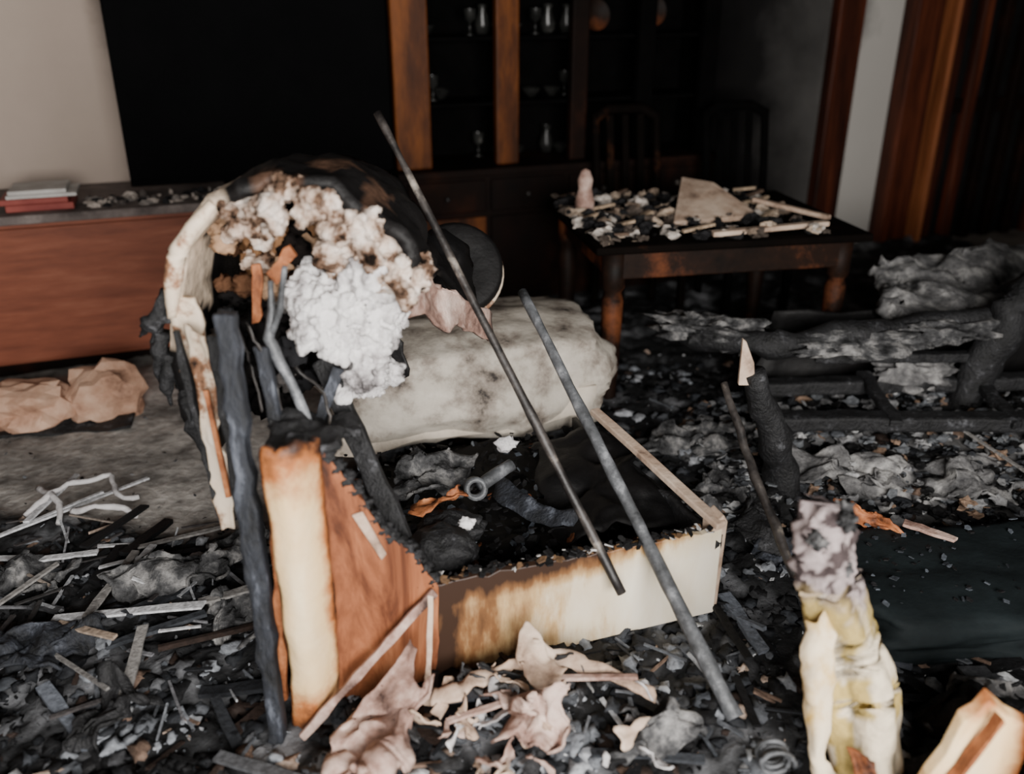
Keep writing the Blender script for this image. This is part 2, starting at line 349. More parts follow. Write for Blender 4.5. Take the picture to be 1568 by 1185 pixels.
for j in range(nn):
    for i in range(nu): k=j*(nu+1)+i; f.append((k,k+1,k+nu+2,k+nu+1))
mesh('ash_layer',v,f,m_ashv,fd,True,cc)
DARK=[C(16,16,18)]*6+[C(30,32,36)]*3+[C(60,63,68)]*2+[C(46,34,28)]+[C(84,85,88)]
LIGHT=[C(92,95,100)]*4+[C(138,142,148)]*4+[C(180,183,188)]*2+[C(226,228,230)]+[C(40,42,46)]*4+[C(124,102,88)]+[C(190,168,152)]
def pick(x,y):
    k=fb((x*4.5,y*4.5,2),3)
    return random.choice(LIGHT if (k>.08 or R()<.06) else DARK)
def shard(acc,x,y,z,s,col,flat=.5):
    n=random.choice((4,5,6)); a0=U(0,6.3); el=U(.3,1); th=s*U(.08,.3)
    rot=Matrix.Rotation(U(0,6.3),3,'Z')@Matrix.Rotation(U(-flat,flat),3,'X')@Matrix.Rotation(U(-flat,flat),3,'Y')
    ring=[(s*U(.6,1.1)*math.cos(a0+k*6.283/n),s*el*U(.6,1.1)*math.sin(a0+k*6.283/n)) for k in range(n)]
    c=Vector((x,y,z)); vv=[c+rot@Vector((p[0],p[1],-th/2)) for p in ring]+[c+rot@Vector((p[0]*.9,p[1]*.9,th/2)) for p in ring]
    ff=[tuple(range(n))[::-1],tuple(range(n,2*n))]+[(i,(i+1)%n,n+(i+1)%n,n+i) for i in range(n)]
    acc.add(vv,ff,col)
def stick(acc,p0,p1,w,t,col): acc.add(*plankg(p0,p1,w,t,seg=4,rag=.2),col)
def inroom(x,y,m=.1):
    p=iRM@Vector((x,y,0)); return -1.4<p.x<7.8 and p.y<-m
D=Acc(); cnt=0
while cnt<6000:
    y=1.2+3.0*(R()**1.35); x=U(-1,1)*(y*.72+.15)
    if not inroom(x,y,.7): continue
    h,cl=mound(x,y)
    if cl>.4 and R()<.92: cnt+=1; continue
    s=U(.004,.012)*(1 if R()<.9 else U(1.5,2.6)); shard(D,x,y,h+s*.2,s,pick(x,y),.7); cnt+=1
for i in range(420):
    y=1.2+2.4*R()**1.3; x=U(-1,1)*(y*.7); h,cl=mound(x,y)
    if cl>.4: continue
    l=U(.03,.12); q=U(0,6.3); d=Vector((math.cos(q)*l,math.sin(q)*l,U(-.02,.03)))
    p=Vector((x,y,h+.015)); stick(D,p-d/2,p+d/2,U(.004,.012),U(.003,.008),pick(x,y))
for i in range(50):   # laths left of the chair
    x=U(-1.8,-.7); y=U(1.7,2.65); h,cl=mound(x,y); l=U(.06,.26); q=U(0,3.14); d=Vector((math.cos(q)*l,math.sin(q)*l,U(-.03,.04)))
    p=Vector((x,y,h+.03)); stick(D,p-d/2,p+d/2,U(.004,.014),U(.003,.007),random.choice([C(180,182,186),C(130,130,134),C(150,138,128),C(80,76,76),C(60,58,58),C(214,214,216)]))
for i in range(80):
    y=1.3+1.5*R(); x=U(-1,1)*(y*.7); h,cl=mound(x,y)
    if cl>.3: continue
    l=U(.1,.32); q=U(0,6.3); d=Vector((math.cos(q)*l,math.sin(q)*l,U(-.03,.05)))
    p=Vector((x,y,h+.02)); stick(D,p-d/2,p+d/2,U(.012,.04),U(.006,.015),random.choice(DARK+[C(78,82,90),C(108,113,122)]))
D.make('scattered_fragments',m_frag,fd)
G=Acc(); cnt=0
while cnt<3200:
    y=1.2+2.9*(R()**1.3); x=U(-1,1)*(y*.72+.15); cnt+=1
    h,cl=mound(x,y)
    if cl>.3 or not inroom(x,y,.7): continue
    s=U(.008,.028); vv,ff=lumpg((x,y,h+s*.1),(s*U(.7,1.6),s,s*U(.4,.8)),1.1,1.6,2,U(0,60),U(0,3)); G.add(vv,ff,pick(x,y))
G.make('crumbled_lumps',m_frag,fd,True)
for i,(x,y,l,q) in enumerate([(.95,2.35,.16,.4),(-.95,1.62,.14,1.2),(-.75,1.95,.14,-.4),(.95,1.75,.13,2.0),(1.15,1.62,.12,.3),(.35,1.50,.10,.8),(-1.25,1.85,.16,.2),(.62,2.45,.2,-.5),(.85,3.0,.2,.1),(.55,2.95,.18,.5),(.75,2.65,.16,.9),(1.45,2.62,.26,.1),(1.85,2.75,.26,.3),(1.15,2.75,.2,-.2),(1.22,1.66,.12,.0),(-1.0,2.15,.14,.3),(-1.4,1.62,.14,.3),(-.85,2.3,.13,.8),(-1.5,2.2,.14,.1)]):
    h=mound(x,y)[0]+.02; dx,dy=math.cos(q)*l,math.sin(q)*l
    sheet('charred_cloth_%d'%i,(x-dx,y-dy,h),(x+dx,y+dy,h+.02),(x+dx-dy*.8,y+dy+dx*.8,h+.05),(x-dx-dy*.8,y-dy+dx*.8,h+.03),[m_charblue,m_char,m_greycloth][i%3] if i<8 else (m_greycloth if i<11 else m_blanket if i<15 else m_greycloth),fd,.07,8,26,26,.008,seed=i*3)
S=Acc(); wh=C(220,221,224); gy=C(150,147,144); be=C(180,160,142)
for a_,b_,w,c in [((-1.72,2.42),(-1.33,2.86),.014,wh),((-1.62,2.55),(-1.60,2.88),.02,wh),((-1.78,2.35),(-1.45,2.75),.012,wh),
    ((-1.74,2.34),(-1.5,2.34),.022,wh),((-1.5,2.34),(-1.3,2.36),.026,wh),((-1.16,2.25),(-1.14,2.4),.022,wh),
    ((-1.18,2.0),(-1.18,2.36),.024,gy),((-1.28,2.02),(-.86,2.03),.028,wh),((-.88,2.05),(-.72,2.1),.028,gy),((-1.25,1.99),(-1.05,1.9),.022,be),
    ((-.96,1.72),(-1.0,1.96),.026,gy),((-1.3,1.95),(-1.0,1.72),.010,gy),((-1.55,2.0),(-1.4,2.3),.016,gy),((-1.2,2.4),(-.95,2.5),.016,gy),((1.95,2.45),(1.72,3.05),.012,gy)]:
    ha=mound(*a_)[0];hb=mound(*b_)[0]; stick(S,(*a_,ha+.045),(*b_,hb+.055),w,.007,c)
S.make('broken_lath_strips',m_frag,fd)
for i,pp in enumerate([[(-1.66,2.6,.06),(-1.58,2.78,.09),(-1.46,2.84,.08),(-1.38,2.74,.07),(-1.30,2.70,.08)],[(-1.5,2.62,.07),(-1.40,2.6,.1),(-1.33,2.66,.07),(-1.28,2.62,.05)],[(-1.7,2.8,.05),(-1.6,2.72,.08),(-1.52,2.56,.06)]]):
    tube('melted_ribbon_%d'%i,pp,.010,m_white,fd,wob=.02,jit=.5)
# tan paper bag on left (faceted crumple)
bg=empty('crumpled_paper_bag')
lump('bag_body',(-2.03,3.40,.095),(.18,.11,.10),m_bag,bg,.35,1.5,3,3,.15,.5,False)
lump('bag_fold',(-1.74,3.50,.115),(.14,.09,.12),m_bag,bg,.4,1.6,3,8,.5,.5,False)
sheet('bag_flap',(-2.22,3.28,.03),(-1.92,3.30,.06),(-1.88,3.38,.20),(-2.18,3.40,.18),m_bag,bg,.04,5,8,6,.005,smooth=False)
sheet('bag_dark_sheet',(-2.25,3.24,.02),(-1.6,3.36,.02),(-1.62,3.46,.04),(-2.2,3.36,.04),m_char,bg,.02,8,20,8,.01)  # thin dark sheet laid along the bag's front base
# ------------------------------------------------------------ burnt armchair (centre)
ac=empty('burnt_armchair')
P0=Vector((-.44,1.73,0)); dv=Vector((.952,.305,0)); nv=Vector((.305,-.952,0))
def bp(s_,z,o_=0): return P0+dv*s_+Vector((0,0,z))+nv*o_
m_front,nt,b=_base('front_board_paint')
t=nt.nodes.new('ShaderNodeTexCoord'); s=nt.nodes.new('ShaderNodeSeparateXYZ'); nt.links.new(t.outputs['Generated'],s.inputs[0])
n=_noise(nt,7,7,_coord(nt,(1.6,1.6,.5))); 
f=_math(nt,'ADD',_math(nt,'MULTIPLY_ADD',n.outputs[0],1.1,-.55),_math(nt,'MULTIPLY',s.outputs[0],.9))
top=_math(nt,'MULTIPLY',_math(nt,'MAXIMUM',_math(nt,'SUBTRACT',s.outputs[2],.72),0),-1.8); f=_math(nt,'ADD',f,top)
r=_ramp(nt,f,[(.0,C(50,32,21)),(.16,C(120,82,50)),(.32,C(184,152,108)),(.46,C(212,196,168)),(.9,C(228,219,201))])
nt.links.new(r.outputs[0],b.inputs['Base Color']); b.inputs['Roughness'].default_value=.5
topz=[bp(1.06-.84*i/28,.365+.012*fb((i*.7,0,0))) for i in range(29)]
slab('front_board',[bp(.22,.07),bp(1.06,.09)]+topz,nv*-.022,m_front,ac,.003)
a=Acc()
for i in range(200):
    s_=U(.2,1.06); shard(a,*bp(s_,.365+U(0,.012),U(-.03,.003)),U(.006,.02),random.choice([BLK,BLK,BLK,CH,C(190,188,186),C(110,84,60)]),.5)
a.make('board_top_ash',m_frag,ac)
slab('board_corner',[bp(1.04,.1,.0),bp(1.075,.1,-.01),bp(1.08,.38,-.01),bp(1.06,.41,0),bp(1.03,.38,0)],nv*-.06,m_beige,ac)
sheet('side_board_right',bp(1.06,.08),bp(1.0,.08,-.9),bp(1.0,.3,-.9),bp(1.06,.34),m_char,ac,.02,6,th=.02)
prof=[(-.035,.80),(-.01,.79),(.03,.77),(.06,.72),(.09,.67),(.12,.60),(.14,.56),(.165,.525),(.20,.49),(.23,.445),(.245,.41),(.27,.365),(.265,.2),(.25,.07)]
pr2=[]
for (s0,z0),(s1,z1) in zip(prof,prof[1:]):
    for k in range(4): pr2.append((s0+(s1-s0)*k/4+.006*fb((s0*40+k,z0*30,0)),z0+(z1-z0)*k/4+.008*fb((s0*40+k,9,z0*30))))
pr2.append(prof[-1])
slab('brown_panel',[bp(-.035,.06,.012)]+[bp(s_,z,.012) for s_,z in pr2],nv*-.03,m_woodpanel,ac,0)
slab('panel_split',[bp(.075,.61,.016),bp(.10,.615,.016),bp(.148,.49,.016),bp(.135,.475,.016)],nv*.005,m_beige,ac,.002)
for i in range(16):
    q=i/15; s_=-.02+.28*q; z=None
    for (s0,z0),(s1,z1) in zip(prof,prof[1:]):
        if s0<=s_<=s1: z=z0+(z1-z0)*(s_-s0)/(s1-s0+1e-6)
    if z: lump('panel_edge_char_%d'%i,bp(s_,z,-.004),(.018,.02,.015),m_char,ac,.7,2,3,i)
v=[];f=[]
NU,NV=14,40
for j in range(NV+1):
    z=.05+.765*j/NV
    for i in range(NU+1):
        q=i/NU; h_=j/NV; w=.105+.01*h_
        x=-.435-w*(1-q)+.03*h_; bulge=.04*math.sin(math.pi*q)
        y=1.715-.055*(1-q)-bulge-.02*math.exp(-((z-.45)/.2)**2)
        zz=z+(0.02*fb((q*5,0,0)) if j==NV else 0)+.012*math.sin(math.pi*q)*h_
        v.append((x+.012*math.sin(z*5)+.006*fb((q,z*6,0)),y+.006*fb((q*2,z*7,4)),zz))
for j in range(NV):
    for i in range(NU): k=j*(NU+1)+i; f.append((k,k+1,k+NU+2,k+NU+1))
o=mesh('arm_front_cream',v,f,m_cream,ac,True); md=o.modifiers.new('s','SOLIDIFY'); md.thickness=.02
sheet('arm_top_char',(-.53,1.68,.81),(-.39,1.74,.79),(-.36,1.95,.74),(-.55,1.95,.78),m_char,ac,.03,12,th=.02)
plank('arm_orange_edge',(-.555,1.70,.10),(-.525,1.70,.80),.018,.02,m_orange,ac,up=(0,1,0),rag=.5,seg=14)
plank('post_front',(-.560,1.62,.04),(-.602,1.78,1.08),.043,.045,m_charblue,ac,up=(0,1,0),rag=.28,seg=26)
plank('post_inner',(-.50,1.78,.55),(-.57,1.9,.96),.03,.03,m_charblue,ac,up=(0,1,0),rag=.25,seg=10)
plank('post_front_b',(-.59,1.70,.3),(-.66,1.86,1.0),.03,.03,m_char,ac,up=(0,1,0),rag=.3,seg=12)
sheet('left_leather_strip',(-.705,1.86,.50),(-.665,1.84,.50),(-.70,1.90,.97),(-.765,1.93,.99),m_leather,ac,.025,9,8,20,.008)
plank('orange_strip',(-.67,1.83,.60),(-.70,1.87,.86),.012,.012,m_orange,ac,up=(0,1,0))
plank('strip_char_edge',(-.71,1.87,.50),(-.775,1.94,.98),.014,.02,m_char,ac,up=(0,1,0),rag=.6,seg=14)
for i,(p,q_) in enumerate([((-.83,2.0,.95),(-.86,2.02,.80)),((-.80,2.0,1.05),(-.87,2.02,.9)),((-.81,2.0,.88),(-.78,1.95,.74)),((-.80,2.0,1.0),(-.9,2.03,.93)),((-.82,2.0,.9),(-.84,2.0,.76)),((-.79,1.98,.8),(-.76,1.96,.62))]):
    tube('hanging_char_%d'%i,[p,((p[0]+q_[0])/2-.01,p[1],(p[2]+q_[2])/2),q_],[.018,.018,.003],m_char,ac,jit=.9,jf=30)
plank('batten_dark',(-.27,1.86,.46),(-.47,2.05,.86),.055,.025,m_char,ac,up=(0,1,0),rag=.15,seg=10)
plank('batten_cross',(-.50,1.9,.66),(-.42,2.0,.86),.03,.02,m_charblue,ac,up=(0,1,0),rag=.2)
tube('spring_rod',[(-.54,1.93,1.10),(-.555,1.91,.97),(-.52,1.90,.88),(-.47,1.88,.75)],[.007,.011,.013,.01],m_rod,ac,wob=.01)
tube('spring_rod_b',[(-.50,1.9,1.14),(-.52,1.9,1.05),(-.55,1.91,.98)],[.005,.008,.008],m_rod,ac,wob=.01)
for i,pp in enumerate([[(-.60,1.9,1.02),(-.55,1.88,.92),(-.53,1.87,.8)],[(-.64,1.95,1.0),(-.6,1.9,.9),(-.58,1.88,.8)],[(-.5,1.92,.9),(-.45,1.9,.84),(-.43,1.89,.76)]]):
    tube('bare_wire_%d'%i,pp,.004,m_rodA,ac,wob=.02)
# arched back shell
arch=[(-.76,.62),(-.79,.75),(-.80,.89),(-.79,1.03),(-.75,1.17),(-.66,1.265),(-.53,1.315),(-.40,1.295),(-.30,1.23),(-.24,1.15),(-.215,1.06)]
def archp(t_):
    k=t_*(len(arch)-1); i=min(int(k),len(arch)-2); q=k-i; a_,b_=arch[i],arch[i+1]; return Vector((a_[0]+(b_[0]-a_[0])*q,0,a_[1]+(b_[1]-a_[1])*q))
v=[];f=[];cc=[];NA,NY=80,24
for j in range(NY+1):
    for i in range(NA+1):
        t_=i/NA; p=archp(t_); c0=Vector((-.5,0,.95)); y=1.98+.5*j/NY
        if j==0: y+=.03*fb((t_*14,0,0))
        p=c0+(p-c0)*(1-.12*(j/NY)**2); p.y=y
        e=fb((p.x*8,p.y*8,p.z*8),5); p+=(p-Vector((-.5,p.y,.95))).normalized()*e*(.006 if t_<.5 else .025)
        v.append(p)
        kk=fb((p.x*5+3,p.y*4,p.z*5),4)
        cream=(.22<t_<.52 and kk>-.35 and j<11) 
        cc.append(C(226,204,180) if cream else (C(90,66,52) if kk>.4 else C(20,18,18)))
for j in range(NY):
    for i in range(NA): k=j*(NA+1)+i; f.append((k,k+NA+1,k+NA+2,k+1))
o=mesh('backrest_shell',v,f,m_shell,ac,True,cc); md=o.modifiers.new('s','SOLIDIFY'); md.thickness=.035; md.offset=0
tube('leather_edge_piping',[tuple(archp(.28+.055*i)+Vector((0,1.97,0))) for i in range(5)],[.010,.020,.024,.02,.01],m_leather,ac,jit=.3)
sheet('leather_tear',(-.80,1.97,.86),(-.745,1.97,.86),(-.74,1.97,1.03),(-.79,1.97,1.05),m_leather,ac,.02,9,8,12,.02)
sheet('shell_inner_back',(-.76,2.32,.6),(-.3,2.32,.7),(-.3,2.34,1.2),(-.72,2.34,1.2),m_soot,ac,.04,6)
def foamto(A,x0,x1,z0,z1,y0,y1,n,r0,r1,amp=.35,fr=1.6,cols=None):
    for i in range(n):
        r_=U(r0,r1); vv,ff=lumpg((U(x0,x1),U(y0,y1),U(z0,z1)),(r_,r_,r_*U(.8,1.1)),amp,fr,3,U(0,50)); A.add(vv,ff,random.choice(cols) if cols else None)
CR=Acc()
for i in range(105):
    t_=U(.5,1); p=archp(t_); c0=Vector((-.5,0,.95)); p=c0+(p-c0)*U(.76,.98); r_=U(.012,.03)
    CR.add(*lumpg((p.x,1.99+U(-.05,.06),p.z),(r_,r_,r_),.5,2,2,U(0,50)))
foamto(CR,-.68,-.56,1.10,1.20,2.02,2.12,10,.015,.03)
foamto(CR,-.42,-.27,1.08,1.20,1.98,2.08,18,.025,.04)
foamto(CR,-.30,-.21,1.03,1.13,2.0,2.12,10,.03,.045)
fluff(CR,'singed_rim_stuffing',m_crumb,ac,.006,.04,.016)
WF=Acc()
foamto(WF,-.49,-.36,.92,1.09,1.99,2.1,18,.035,.065)
foamto(WF,-.42,-.29,.94,1.12,1.99,2.12,18,.035,.06)
foamto(WF,-.42,-.31,.79,.93,1.99,2.1,12,.03,.055)
fluff(WF,'white_stuffing_mass',m_fluff,ac,.006,.06,.018)
F=Acc()
foamto(F,-.70,-.50,1.04,1.18,2.06,2.2,34,.02,.045,.7,2.4,[C(92,64,46),C(54,38,28),C(128,94,66),C(24,20,18),C(170,138,110)])
foamto(F,-.72,-.54,.7,1.02,2.05,2.2,34,.02,.05,.8,2.4,[C(26,24,24),C(40,40,42),C(16,15,15),C(90,86,84)])
F.make('charred_stuffing',m_foam,ac,True)
plank('orange_splinter_a',(-.60,1.98,.98),(-.585,1.99,1.12),.022,.012,m_orange,ac,up=(0,1,0),rag=.4)
plank('orange_splinter_b',(-.54,1.96,1.10),(-.49,1.96,1.17),.028,.015,m_orange,ac,up=(0,1,0),rag=.4)
sheet('leather_flap',(-.30,2.1,1.10),(-.27,2.12,.96),(-.06,2.55,.72),(-.08,2.58,.80),m_pink,ac,.03,6,th=.012,bow=(0,0,.03))
sheet('charred_cover',(-.45,2.2,1.28),(-.25,2.2,1.1),(-.08,2.75,.75),(-.2,2.9,.95),m_soot,ac,.05,5,th=.02)
# interior of seat box
sheet('seat_box_floor',bp(.2,.16,-.03),bp(1.05,.17,-.03),bp(1.0,.2,-.95),bp(-.05,.2,-.95),m_soot,ac,.05,6,40,40,.02)
sheet('melted_black_sheet',(.14,2.12,.30),(.50,2.20,.30),(.30,2.72,.36),(.06,2.65,.30),m_soot,ac,.05,5,th=.006)
sheet('bent_metal_strip',(-.06,2.36,.29),(.17,2.18,.29),(.20,2.22,.33),(-.04,2.42,.33),m_charblue,ac,.02,6,16,6,.008,bow=(0,-.05,0))
v,f=latheg((0,0,0),[(.02,-.03),(.035,-.03),(.035,.03),(.02,.03),(.02,-.03)],20); o=mesh('metal_ring',v,f,m_rod,ac,True); o.location=(-.11,2.33,.33); o.rotation_euler=(1.1,.3,0)
tube('metal_bar_stub',[(-.1,2.34,.33),(0,2.42,.36)],.02,m_rod,ac)
lump('black_lump_a',(-.19,2.02,.32),(.10,.08,.06),m_char,ac,.2,2,4,2)
lump('black_lump_b',(-.17,2.14,.31),(.09,.06,.05),m_char,ac,.3,2,4,5)
sheet('orange_leather_scrap',(-.29,2.14,.36),(-.13,2.24,.36),(-.15,2.28,.37),(-.27,2.20,.38),m_orange,ac,.04,14,14,14,.006)
sheet('grey_seat_cloth',(-.36,2.25,.33),(-.15,2.32,.33),(-.12,2.55,.34),(-.34,2.5,.36),m_greycloth,ac,.05,9,24,24,.008)
lump('white_scrap',(-.02,2.52,.38),(.035,.02,.025),m_white,ac,.6,2,3,4)
lump('white_scrap_b',(-.12,2.03,.40),(.02,.015,.015),m_white,ac,.6,2,3,9)
a=Acc()
for i in range(1000):
    s_=U(.02,1.0); dd=U(.03,.9); p=bp(s_,.2+U(0,.08),-dd); shard(a,*p,U(.006,.026),random.choice([BLK]*8+[CH]*5+[C(70,76,84),C(130,136,144),C(120,70,40)]+([C(200,204,210),C(150,158,170),C(110,118,128)] if s_<.45 else [])),.7)
a.make('seat_box_rubble',m_frag,ac)
tube('long_cane_rod',[(.285,1.90,.27),(-.355,2.45,1.40)],[.013,.010],m_rodA,ac,k=30,jit=.25)
tube('long_metal_rod',[(.535,1.64,.10),(.03,2.6,.86)],[.021,.013],m_rod,ac,k=30,jit=.25)
plank('beige_arm_batten',(.56,2.04,.385),(.265,2.62,.45),.035,.02,m_beige,ac,rag=.12)
tube('lean_stick',[(.72,1.88,.33),(.65,2.1,.50),(.60,2.32,.68)],[.014,.012,.009],m_rodA,ac,wob=.01)
plank('beige_batten_lean',bp(.255,.365,.03),(-.50,1.60,.08),.022,.014,m_pink,ac,up=(0,1,0),rag=.3,seg=12)
plank('beige_batten_lean_b',bp(.245,.36,.035),(-.205,1.66,.12),.014,.012,m_beige,ac,up=(0,1,0),rag=.4,seg=8)
# ------------------------------------------------------------ white cushion behind
wc=empty('scorched_seat_cushion')
lump('cushion_body',(-.18,3.14,.39),(.55,.35,.20),m_cush,wc,.10,1.7,5,1,math.radians(18),.5)
sheet('cushion_front_lip',(-.64,2.66,.26),(.30,2.92,.28),(.31,2.95,.38),(-.62,2.70,.33),m_lip,wc,.03,3,th=.03)
rc=empty('charred_round_seat')
RR=(-.20,3.10,.78)
v,f=latheg((0,0,0),[(0,.03),(.10,.03),(.15,.04),(.165,.03),(.17,0),(.165,-.03),(.1,-.06),(0,-.06)],36); o=mesh('seat_disc',v,f,m_soot,rc,True); o.location=RR; o.rotation_euler=(math.radians(58),0,.2)
v,f=latheg((0,0,0),[(.162,-.06),(.178,-.05),(.178,-.03),(.165,-.03)],36); o=mesh('seat_rim',v,f,m_leather,rc,True); o.location=RR; o.rotation_euler=(math.radians(58),0,.2)
# ------------------------------------------------------------ foreground flakes
fl=empty('peeled_upholstery_scraps')
sheet('flap_a',(-.40,1.42,.12),(-.22,1.40,.10),(-.20,1.60,.20),(-.37,1.58,.17),m_pink,fl,.08,8,th=.006,bow=(0,0,.05),seed=2)
sheet('flap_a_tip',(-.36,1.56,.18),(-.21,1.58,.19),(-.225,1.70,.27),(-.245,1.71,.28),m_pink,fl,.03,7,16,16,.006,seed=3)
sheet('flap_c',(-.02,1.50,.14),(.12,1.50,.18),(.16,1.60,.22),(.0,1.62,.18),m_pink,fl,.07,9,th=.006,seed=5)
sheet('flap_d',(0,1.72,.20),(.10,1.66,.18),(.13,1.70,.2),(.04,1.78,.24),m_beige,fl,.03,9,th=.006,seed=8)
sheet('lath_a',(.03,1.76,.20),(.34,1.63,.17),(.33,1.66,.19),(.04,1.79,.22),m_beige,fl,.03,9,20,4,.008,seed=4)
sheet('lath_b',(-.2,1.63,.15),(.03,1.71,.18),(.03,1.74,.2),(-.2,1.66,.17),m_beige,fl,.03,9,20,4,.008,seed=6)
plank('lath_c',(.04,1.70,.17),(.30,1.67,.2),.015,.01,m_pink,fl)
plank('lath_d',(-.15,1.58,.15),(.10,1.66,.18),.016,.008,m_pink,fl)
for i in range(48):
    x=U(-.22,.34);y=U(1.42,1.75); z=mound(x,y)[0]+.05; q=U(0,3.1); l=U(.02,.045); dx,dy=math.cos(q)*l,math.sin(q)*l
    sheet('curl_%d'%i,(x-dx,y-dy,z),(x+dx,y+dy,z+U(-.02,.03)),(x+dx-dy*.5,y+dy+dx*.5,z+U(0,.05)),(x-dx-dy*.5,y-dy+dx*.5,z+U(0,.04)),random.choice([m_pink,m_beige,m_white,m_char,m_greycloth]),fl,.03,14,8,8,.004,seed=i)
sp=empty('coil_spring')
pts=[]
for i in range(90):
    q=i/90*6.283*4; r_=.038-.012*math.sin(i/90*3.14); pts.append((.575+r_*math.cos(q),1.44+i/90*.05,.16+r_*math.sin(q)))
v,f=tubeg(pts,.006,7); mesh('coil',v,f,m_rod,sp,True)
# ------------------------------------------------------------ upright scorched cushion roll (right)
rl=empty('scorched_cushion_roll')
pp=[(.81,1.49,.02),(.79,1.54,.2),(.75,1.58,.34),(.715,1.61,.46),(.685,1.63,.56),(.67,1.64,.64),(.665,1.65,.70)]
rr=drad([.078,.080,.076,.066,.060,.058,.036],12); dd=dens(pp,12,.008)
v,f=tubeg(dd,rr,44,.0); cc=[]
for i,p in enumerate(v):
    c=dd[min(i//44,len(dd)-1)]; dr=(p-c); ang=math.atan2(dr.y,dr.x)
    zt=max(0,min(1,(p.z-.46+.08*fb((p.x*14,p.y*14,p.z*8),3))/.08))
    fold=.13*math.sin(ang*4+p.z*3+2*fb((p.z*4,0,0)))+.16*fb((p.x*14,p.y*14,p.z*5),4)+zt*.30*fb((p.x*34,p.y*34,p.z*34),4)
    v[i]=p+dr*fold
    st=fb((p.x*9,p.y*9,p.z*7+4),3)
    cr=Vector(C(236,220,192)[:3]) if st<.15 else Vector(C(206,180,110)[:3])
    if .38<p.z<.5 and st>-.1: cr=cr.lerp(Vector(C(160,140,90)[:3]),.6)
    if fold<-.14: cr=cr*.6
    gr=Vector(C(170,156,155)[:3]) if fb((p.x*30,p.y*30,p.z*30),3)>-.12 else Vector(C(76,66,66)[:3])
    q=cr.lerp(gr,zt); cc.append((*q,1))
mesh('roll_body',v,f,m_rollv,rl,True,cc)
sheet('torn_wrap',(.665,1.45,.06),(.70,1.44,.06),(.675,1.555,.50),(.62,1.57,.47),m_roll,rl,.03,7,th=.006,bow=(-.01,-.02,0))
for i in range(7):
    x=.66+U(-.06,.07); lump('roll_flake_%d'%i,(x,1.62+U(-.05,.02),.60+U(-.06,.10)),(.018,.018,.018),m_greycloth,rl,.9,2.5,3,i)
bb=empty('broken_cream_panel')
slab('board_a',[(.80,1.32,.12),(1.02,1.34,.12),(1.05,1.36,.34),(1.0,1.375,.36),(.955,1.38,.40),(.93,1.37,.37),(.90,1.36,.36),(.87,1.34,.29),(.84,1.33,.24)],(.0,.03,.01),m_cream,bb)
slab('board_b',[(.99,1.24,.12),(1.25,1.34,.12),(1.25,1.38,.40),(1.08,1.35,.42),(1.03,1.3,.36)],(.0,.03,.01),m_cream,bb)
plank('board_edge',(.86,1.31,.22),(.965,1.35,.39),.010,.03,m_orange,bb,up=(0,1,0),rag=.6)
sheet('board_c',(.70,1.32,.13),(.76,1.32,.13),(.755,1.4,.22),(.70,1.42,.22),m_orange,bb,.03,8,12,12,.01)
pn=empty('melted_cushion_panel')
lump('panel_body',(1.42,2.12,.12),(.50,.24,.085),m_panel,pn,.16,1.5,5,3,math.radians(6),.7)
sheet('orange_scrap',(1.0,2.34,.21),(1.20,2.26,.21),(1.14,2.32,.24),(1.02,2.40,.24),m_orange,pn,.04,12,14,14,.008)
plank('orange_lath',(1.18,2.30,.23),(1.30,2.22,.22),.03,.01,m_pink,pn,rag=.4)
a=Acc()
for i in range(160):
    x=U(.95,1.9);y=U(1.93,2.36); shard(a,x,y,.205+U(0,.01),U(.004,.016),random.choice([BLK,CH,C(50,54,60),C(90,96,104)]),.3)
a.make('panel_ash',m_frag,pn)
# ------------------------------------------------------------ burnt sofa (right, back)
bs=empty('burnt_sofa')
sheet('ashy_cover',(1.55,3.42,.46),(2.9,3.8,.46),(3.0,4.5,.56),(1.65,4.0,.54),m_blanket,bs,.08,4,60,50,.05)
tube('rear_rail',[(.62,3.44,.44),(.8,3.30,.45),(1.0,3.18,.46),(1.5,3.32,.47),(2.3,3.5,.5)],[.04,.05,.05,.045,.05],m_char,bs,wob=.03,jit=.5,n=14)
lump('ash_clump',(.80,3.34,.46),(.22,.10,.05),m_greycloth,bs,.8,2.5,4,6,-.5)
lump('ash_clump_b',(1.35,3.25,.45),(.28,.10,.045),m_greycloth,bs,.8,2.5,4,9,.2)
lump('ash_clump_c',(1.7,3.32,.47),(.2,.09,.04),m_greycloth,bs,.8,2.5,4,12,.2)
tube('arm_post',[(1.84,3.36,.05),(1.90,3.34,.32),(2.00,3.36,.58),(2.30,3.42,.74)],[.06,.065,.085,.10],m_char,bs,jit=.4,n=14)
plank('lower_rail_a',(.95,3.36,.20),(2.3,3.40,.22),.08,.06,m_char,bs,rag=.2,seg=24)
plank('lower_rail_b',(.98,3.10,.18),(2.3,3.06,.19),.09,.06,m_char,bs,rag=.2,seg=24)
plank('middle_rail',(1.2,3.30,.36),(1.95,3.36,.34),.05,.04,m_char,bs,rag=.3,seg=20)
for i,(x,y) in enumerate([(1.0,3.2),(1.45,3.2),(1.9,3.2)]): plank('cross_slat_%d'%i,(x,3.02,.2),(x+U(-.03,.03),3.42,.24),.05,.03,m_char,bs,rag=.3)
sheet('dark_underside',(1.0,3.5,.1),(2.7,3.7,.1),(2.8,3.7,.45),(1.1,3.55,.45),m_soot,bs,.03,4)
lump('white_ash_pile',(1.66,3.40,.25),(.17,.07,.07),m_blanket,bs,.6,2.2,4,2)
tube('charred_leg',[(.98,2.80,.05),(.89,2.72,.3),(.79,2.68,.56)],[.07,.05,.035],m_char,bs,jit=.6,n=12)
slab('cream_tip',[(.735,2.66,.52),(.79,2.66,.52),(.785,2.68,.59),(.755,2.69,.66),(.742,2.69,.67)],(0,.02,0),m_beige,bs)
a=Acc()
